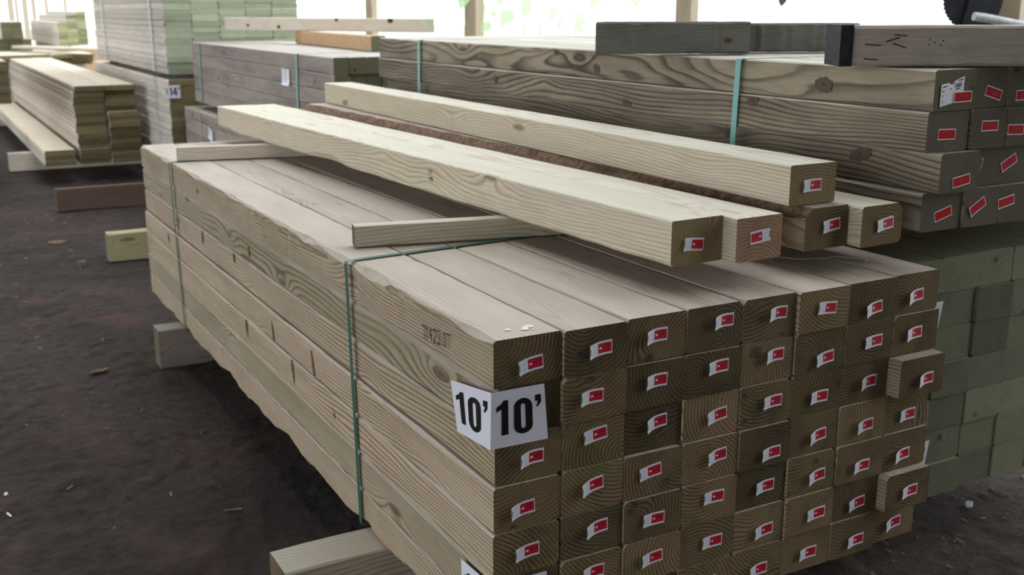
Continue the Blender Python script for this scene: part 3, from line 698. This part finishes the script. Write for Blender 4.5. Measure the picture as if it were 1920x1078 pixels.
# chicken wire on the open right side
vs = []; fs = []
cell = .030
def seg_(a, b, r=.0006):
    a, b = Vector(a), Vector(b); d = (b-a).normalized(); n1 = Vector((1, 0, 0)); n2 = d.cross(n1)
    k = len(vs)
    for p in (a, b):
        vs.extend([p+n1*r, p+n2*r, p-n1*r, p-n2*r])
    for i in range(4): fs.append((k+i, k+(i+1) % 4, k+4+(i+1) % 4, k+4+i))
s = cell/2; h2 = s/math.sqrt(3)
ny = int(5.4/cell); nz = int(.8/(1.5*2*h2))
for j in range(nz+1):
    for i in range(ny):
        y = -.6+i*cell+(s if j % 2 else 0); z = .28+j*3*h2
        X = 3.36+.004*math.sin(i*.7)
        seg_((X, y, z), (X, y, z+2*h2)); seg_((X, y, z+2*h2), (X, y+s, z+3*h2)); seg_((X, y, z+2*h2), (X, y-s, z+3*h2))
o = link(bpy.data.objects.new('chicken_wire', mesh('chicken_wire', vs, fs, [MT['wire']]))); tag(o, 'fine hexagonal chicken wire stretched across the bright opening, upper right', 'wire mesh')

# ------------------------------------------------------------------ square timbers behind (middle)
GX, GY, GZT = .974, 3.446, .310
SQ = .083; GH = .0811
Gst = stack(GX, GY, GZT, [SQ]*8, 5, GH, 2.87, (MT['dull_side'], MT['dull_end']), 'square_timber', 'timber', 'dull grey-brown square timber', 'the strapped middle stack', 'square timbers of the middle stack', jit=.004, pzr=(.2, .8))
for (c, r), o in Gst.items():
    if c == 0: o.color = (1.2, 1.0, .5, 1)
    if c in (1, 2) and r > 0: o.location.y += .01
Hst = stack(.92, 3.60, -.140, [SQ]*6, 5, GH, 2.85, (MT['dull_side'], MT['dull_end']), 'square_timber', 'timber', 'dull square timber', 'the low middle stack', 'square timbers of the low middle stack', jit=.01, pzr=(.2, .8))
for yb, lab in ((3.9, 'near'), (5.7, 'far')):
    bearer(.99, 1.40, yb, .06, .0385, (MT['dull_side'], MT['dull_end']), '%s bearer between the two middle stacks, in shadow' % lab, top=GZT-5*GH-.0025)
bearer(.93, 1.40, 5.9, .09, -.548-GZ, (MT['dull_side'], MT['dull_end']), 'hidden bearer at the far end of the low middle stack', top=-.549)
for yy, lab in ((3.99, 'nearer'), (6.09, 'farther')):
    strap('teal_strap', loop(GX-.003, GX+8*SQ, GZT-5*GH, GZT), ys_(yy, yy+.02, yy), .026, MT['teal_strap'], 'pale blue strap round the middle stack, the %s one' % lab, 'straps round the middle stack')
strap('teal_strap', loop(.918, .92+6*SQ, -.140-5*GH, -.140), ys_(5.98, 5.98, 5.98), .013, MT['white_strap'], 'pale strap round the low middle stack', None)
def side_paper(name, x, y0, y1, z0, z1, label, lines=5, rot=0):
    """paper on a left face (x = const), text lines"""
    cy, cz = (y0+y1)/2, (z0+z1)/2; hw, hh = abs(y1-y0)/2, abs(z1-z0)/2
    p = Paper(lambda u, v, l: (-.001-l-.012*max(0, -v-.3)**2, -u*hw, v*hh), [MT['paper'], MT['ink']])
    p.rect(-1, -1, 1, 1, 0, 0, 2, 6)
    for k in range(lines): p.rect(-.3, .6-.28*k, .3-.1*(k % 3), .54-.28*k, 1, .0006)
    p.rect(-.7, .86, .7, .94, 1, .0006)
    o = p.obj(name); o.location = (x, cy, cz); o.rotation_euler = (rot, 0, 0); return tag(o, label, 'label', 'paper labels on the middle stacks')
side_paper('paper_label', GX-.006, 4.115, 4.245, .138, .228, 'white paper label stapled to the side of the middle stack')
side_paper('paper_label', .912, 5.63, 5.74, -.30, -.222, 'crumpled white paper label hanging on the low middle stack', 2, .2)

# two loose timbers on the middle stack
me = timber_mesh('loose_timber', 1.55, SQ, .081, (MT['orange_side'], MT['dull_end']), seed=31, seg=12)
timber(me, 'loose_timber', 1.423, 3.996, GZT+.0012, 'short orange-tan square timber lying along the middle stack', 'timber', None, rz=-.056, px=-.8, pz=1., tone=.6)
me = timber_mesh('loose_timber', 1.70, SQ, .081, (MT['tan_side'], MT['board_end']), seed=32, seg=12)
d = Vector((1.302-2.136, 6.549-5.002, 0)); a = math.atan2(-d.x, d.y)
l1 = timber(me, 'loose_timber', 1.92+.045*math.cos(a)+.02, 4.525+.045*math.sin(a), .3935, 'long pale timber with dark knots laid slantwise over the orange-tan one', 'timber', None, rz=a, px=-.7, pz=1.2, tone=.75)
for (y, z, r_) in ((.27, .070, .017), (.70, .072, .012), (1.20, .024, .012), (1.48, .032, .009)):
    vs = [(-SQ/2-.0022, y+r_*1.2*math.cos(k*.628)*(1+.15*math.sin(k*3)), min(.0795, z+r_*math.sin(k*.628))) for k in range(10)]
    link(bpy.data.objects.new('knot', mesh('knot', vs, [tuple(reversed(range(10)))], [plain('knot_wood', (.055, .035, .025), .9, var=.4, vs=80)])), l1)

# ------------------------------------------------------------------ tall board stack and the 14' stack
BT = .0412; BW = .1946
IX, IY, IZB = .834, 6.52, .079
NR = 18
Ist = stack(IX, IY, IZB+NR*BT, [BW]*5, NR, BT, 3.15, (MT['board_side'], MT['board_end']), 'board', 'board', 'green-ended board', 'the tall stack', 'boards of the tall stack', jit=.004, seg=6, pzr=(-.6, .2), rowshift=.0004, xj=.0025)
Jst = stack(.834, 6.52, .041, [BW]*3, 16, BT*.985, 3.35, (MT['board_side'], MT['tan_end']), 'board', 'board', 'board', "the 14' stack", "boards of the 14' stack", jit=.004, seg=6, pzr=(-.6, .2), tone=None, xj=.0025)
for (c, r), o in Jst.items():
    if r < 10: o.color = (o.color[0], o.color[1], .5+.5*o.color[2], 1)
for yb, lab in ((7.0, 'near'), (9.1, 'far')):
    bearer(.86, 1.4, yb, .06, IZB-.041-.004, (MT['dull_side'], MT['dull_end']), "%s spacer between the tall stack and the 14' stack" % lab, top=IZB-.002)
bearer(.86, 1.38, 9.2, .09, -.614-GZ, (MT['dull_side'], MT['dull_end']), "hidden far bearer under the 14' stack")
IW = 5*BW
for yy, lab in ((6.95, 'nearer'), (9.11, 'farther')):
    strap('white_strap', loop(IX-.004, IX+IW+.006, IZB, IZB+NR*BT), ys_(yy, yy, yy), .036, MT['white_strap'], 'whitish strap round the tall board stack, the %s one' % lab, 'straps round the tall board stack')
for yy, lab in ((6.97, 'nearest'), (8.35, 'middle'), (9.33, 'farthest')):
    strap('white_strap', loop(.831, .834+3*BW, .041-16*BT*.985, .041), ys_(yy, yy, yy), .022, MT['white_strap'], "thin strap round the 14' stack, the %s one" % lab, "straps round the 14' stack")
corner_sign([(.829, 6.503, .006), (.912, 6.503, .006), (.912, 6.503, -.085), (.829, 6.503, -.085)],
            [(.8275, 6.585, -.004), (.8275, 6.505, .004), (.8275, 6.505, -.083), (.8275, 6.585, -.080)], 'length_sign', "small white sign reading 14' on the stack under the tall boards", '14')

# ------------------------------------------------------------------ pale board pile at left
KX, KY = .285, 7.34
BK = .0392
Kst = stack(KX, KY, -.034, [.234, .234], 15, BK, 5.4, (MT['tan_side'], MT['tan_end']), 'board', 'board', 'tan board', 'the open pile at left', 'boards of the open pile at left', jit=.022, seg=8, pzr=(-.8, .1), rowshift=.0009, gap=.010, xj=.007)
for (c, r), o in Kst.items():
    if r == 0: o.location.z += .004; o.location.y -= .04; o.location.x += .012
    if c == 1 and r >= 5: o.location.y -= .035; o.location.x += .003
Kw = stack(.052, KY-.01, -.034-12*BK, [.222], 3, BK, 5.3, (MT['tan_side'], MT['tan_end']), 'board', 'board', 'wide tan board', 'the low step', 'boards of the low step beside the open pile', jit=.006, seg=8, pzr=(-.8, .1))

# piles further back
stack(-.42, 12.9, .0, [.24, .24, .24, .24, .24, .24, .24], 3, .042, 4.2, (MT['loose_side'], MT['tan_end']), 'board', 'board', 'bleached board', 'the rear flat pile', 'boards of the flat pile further back', jit=.12, seg=4, tone=1.)
for yb, lab in ((13.6, 'near'), (16.2, 'far')):
    bearer(-.4, 1.24, yb, .4, -.129-GZ, (MT['tan_side'], MT['tan_end']), 'wide support block under the bleached flat pile, %s one' % lab, top=-.128)
for yb, lab in ((14.6, 'near'), (16.4, 'far')):
    bearer(.99, 1.24, yb, .09, .064, (MT['tan_side'], MT['tan_end']), 'spacer under the distant stack, %s one' % lab, top=.066)
Lst = stack(.985, 13.7, .368, [.112], 7, .0428, 3.3, (MT['board_side'], MT['olive_end']), 'board', 'board', 'pale board', 'the distant stack, left tower', 'boards of the distant stack', jit=.01, seg=4)
Lst2 = stack(1.107, 13.8, .455, [.126], 9, .043, 3.2, (MT['board_side'], MT['olive_end']), 'board', 'board', 'pale board', 'the distant stack, middle tower', 'boards of the distant stack', jit=.01, seg=4)
Lst3 = stack(1.247, 13.95, .505, [.125], 10, .0435, 3.0, (MT['board_side'], MT['olive_end']), 'board', 'board', 'pale board', 'the distant stack, right tower', 'boards of the distant stack', jit=.01, seg=4)
stack(.36, 14.2, .37, [.13, .13], 5, .043, 4.0, (MT['board_side'], MT['dull_end']), 'board', 'board', 'grey-ended board', 'the small stack at far left', 'boards of the small far left stack', jit=.02, seg=4, tone=.6)
stack(.30, 14.3, .152, [.14, .14, .14], 3, .05, 4.0, (MT['dull_side'], MT['dull_end']), 'board', 'board', 'grey board', 'the low stack at far left', 'boards of the low far left stack', jit=.02, seg=4, tone=.6)
me = timber_mesh('board', 2.2, .22, .035, (MT['loose_side'], MT['loose_end']), seed=71, seg=4)
timber(me, 'board', 1.50, 12.0, .045, 'bright white board slanting down behind the pale board pile', 'board', None, rz=.45, tone=1)
me = timber_mesh('board', .9, .10, .04, (MT['orange_side'], MT['orange_side']), seed=72, seg=4)
timber(me, 'board', 1.30, 12.3, -.02, 'short orange-brown board behind the pale board pile', 'board', None, rz=-1.3, tone=.4)
# dark stack at the very left edge
stack(-.56, 7.43, .158, [.22, .22], 8, .0385, 3.6, (MT['tan_side'], MT['tan_end']), 'board', 'board', 'dark-ended board', 'the edge stack', 'boards of the stack cut by the left edge', jit=.008, seg=4, tone=.3)
box_sup = bearer(-.56, -.33, 8.6, .3, .60, (MT['tan_side'], MT['tan_end']), 'support blocks under the stack cut by the left edge', top=-.155)
bearer(-.56, -.33, 10.6, .3, .60, (MT['tan_side'], MT['tan_end']), 'far support block under the stack cut by the left edge', top=-.155)

# ------------------------------------------------------------------ vine outside
LEAF = leafmat()
def leaf(name, s_, loc, rot, parent=None):
    prof = [(0, 0), (.10, .28), (.28, .46), (.5, .44), (.75, .26), (1, 0)]
    vs = []; fs = []
    for t_, w_ in prof:
        bend = -.18*t_*t_
        vs += [(-w_*s_*.8, .04*s_*(w_ > .1), (t_)*-s_), (0, bend*s_, t_*-s_), (w_*s_*.8, .04*s_*(w_ > .1), t_*-s_)]
    for i in range(len(prof)-1):
        a = i*3; fs += [(a, a+1, a+4, a+3), (a+1, a+2, a+5, a+4)]
    o = bpy.data.objects.new(name, mesh(name, vs, fs, [LEAF])); o.location = loc; o.rotation_euler = rot
    return link(o, parent)
vine = link(bpy.data.objects.new('vine', None)); vine.location = (4.0, 6.9, GZ); tag(vine, 'big-leaved green vine washed out in the glare beyond the open side', 'plant')
def px2(x, y, d):   # modelling aid: real positions just outside the open side
    return CAM + (rt*((x-960)/F_PX) - up*((y-539)/F_PX) + fw)*d
base = Vector((4.0, 6.9, GZ))
tips = [(905, 60, 8.6), (985, -25, 8.7), (1015, -15, 8.5), (1085, 20, 8.8), (1150, -20, 8.6)]
for i, (x, y, d) in enumerate(tips):
    p = px2(x, y, d) - base
    q0 = Vector((p.x*.4+.1*i-.2, p.y*.4, 0)); mid = (p+q0)*.5+Vector((.05, .05, .1))
    me = tube('stem', [q0, mid*.7+q0*.3, mid, mid*.4+p*.6, p, p+Vector((.05, 0, .5))], .006, LEAF); link(bpy.data.objects.new('stem', me), vine)
g = random.Random(5)
for (x, y, d, s_, rx, ry) in [(988, -4, 8.6, .15, .1, .1), (958, 18, 8.7, .17, .5, .5), (1040, 14, 8.9, .12, .5, .2), (1050, 36, 8.7, .08, .1, .0), (1078, 28, 8.6, .13, .3, -1.0), (1078, 42, 8.8, .13, .3, -.9),
                              (918, 40, 8.6, .10, .1, .6), (930, 22, 8.6, .09, .9, .9), (938, -18, 8.7, .13, .1, 0), (1120, -12, 8.8, .14, .3, .3), (1190, -10, 8.7, .12, .3, -.4), (870, -20, 8.7, .16, .1, .2)]:
    leaf('leaf', s_, px2(x, y, d)-base, (rx, ry, -.5+g.uniform(-.3, .3)), vine)
o = leaf('hanging_leaf', .065, (3.34, 3.02, .60), (.2, .1, -.5)); tag(o, 'small dark curled leaf hanging on the wire above the dark spacer timber', 'leaf'); o.data.materials[0] = MT['bead']

# ------------------------------------------------------------------ bits on the ground
def flake(name, L_, W_, T_, mat, loc, rz, label, cat, seed=0):
    g = random.Random(seed); n = 8; vs = []
    for s_ in (0, T_):
        for i in range(n):
            a = i*6.2832/n; vs.append((L_/2*math.cos(a)*g.uniform(.8, 1.1), W_/2*math.sin(a)*g.uniform(.7, 1.2), s_*g.uniform(.7, 1.2)))
    fs = [tuple(reversed(range(n))), tuple(range(n, 2*n))]+[(i, (i+1) % n, n+(i+1) % n, n+i) for i in range(n)]
    o = bpy.data.objects.new(name, mesh(name, vs, fs, [mat])); o.location = loc; o.rotation_euler = (0, 0, rz); link(o); return tag(o, label, cat)
flake('wood_splinter', .052, .009, .004, MT['chip'], (-.166, 1.177, GZ), -.3, 'thin tan wood splinter on the dirt beside the front stack', 'splinter', 1)
flake('white_strip', .045, .006, .003, MT['white_bit'], (-.700, 1.44, GZ), 1.9, 'thin white strip on the dirt at the left picture edge', 'scrap', 2)
flake('white_scrap', .016, .010, .005, MT['white_bit'], (-.693, 1.574, GZ), 1.4, 'small white scrap just beyond the thin white strip', 'scrap', 3)
flake('stone', .045, .035, .028, MT['stone'], (-.106, 4.42, GZ-.003), .3, 'small grey stone on the dirt by the yellow-green bearer', 'stone', 4)
flake('dead_leaf', .11, .06, .012, MT['bead'], (-.15, 5.07, GZ), .2, 'brown dead leaf on the dirt left of the yellow-green bearer', 'leaf', 5)
flake('dead_leaf', .08, .03, .010, MT['bead'], (-.30, 2.55, GZ), .3, 'flat brown leaf on the dirt left of the grey bearer', 'leaf', 6)
flake('white_scrap', .030, .020, .010, MT['white_bit'], (1.571, .245, GZ), .4, 'whitish lump on the dark dirt at lower right', 'scrap', 7)
g = random.Random(11); vs = []; fs = []
for k in range(260):
    x = g.uniform(-1.1, .1) if k % 3 else g.uniform(.9, 2.2); y = g.uniform(.4, 7) if k % 3 else g.uniform(-.2, .5)
    if x > -.02 and y > .1 and x < 1.0: continue
    l_ = g.uniform(.003, .010)*(1+y*.10); w_ = l_*g.uniform(.08, .35); a = g.uniform(0, 3.14); b = len(vs)
    ca, sa = math.cos(a), math.sin(a); hz = g.uniform(.001, .005)
    for (u, v) in ((-1, -1), (1, -1), (1, 1), (-1, 1)): vs.append((x+ca*u*l_-sa*v*w_, y+sa*u*l_+ca*v*w_, GZ+.0015+hz*(u > 0)))
    for (u, v) in ((-1, -1), (1, -1), (1, 1), (-1, 1)): vs.append((x+ca*u*l_-sa*v*w_, y+sa*u*l_+ca*v*w_, GZ-.001))
    fs += [(b, b+1, b+2, b+3), (b, b+4, b+5, b+1), (b+1, b+5, b+6, b+2), (b+2, b+6, b+7, b+3), (b+3, b+7, b+4, b)]
o = link(bpy.data.objects.new('wood_litter', mesh('wood_litter', vs, fs, [MT['chip']]))); tag(o, 'scattered small wood chips and straw on the dark dirt', 'litter', kind='stuff')
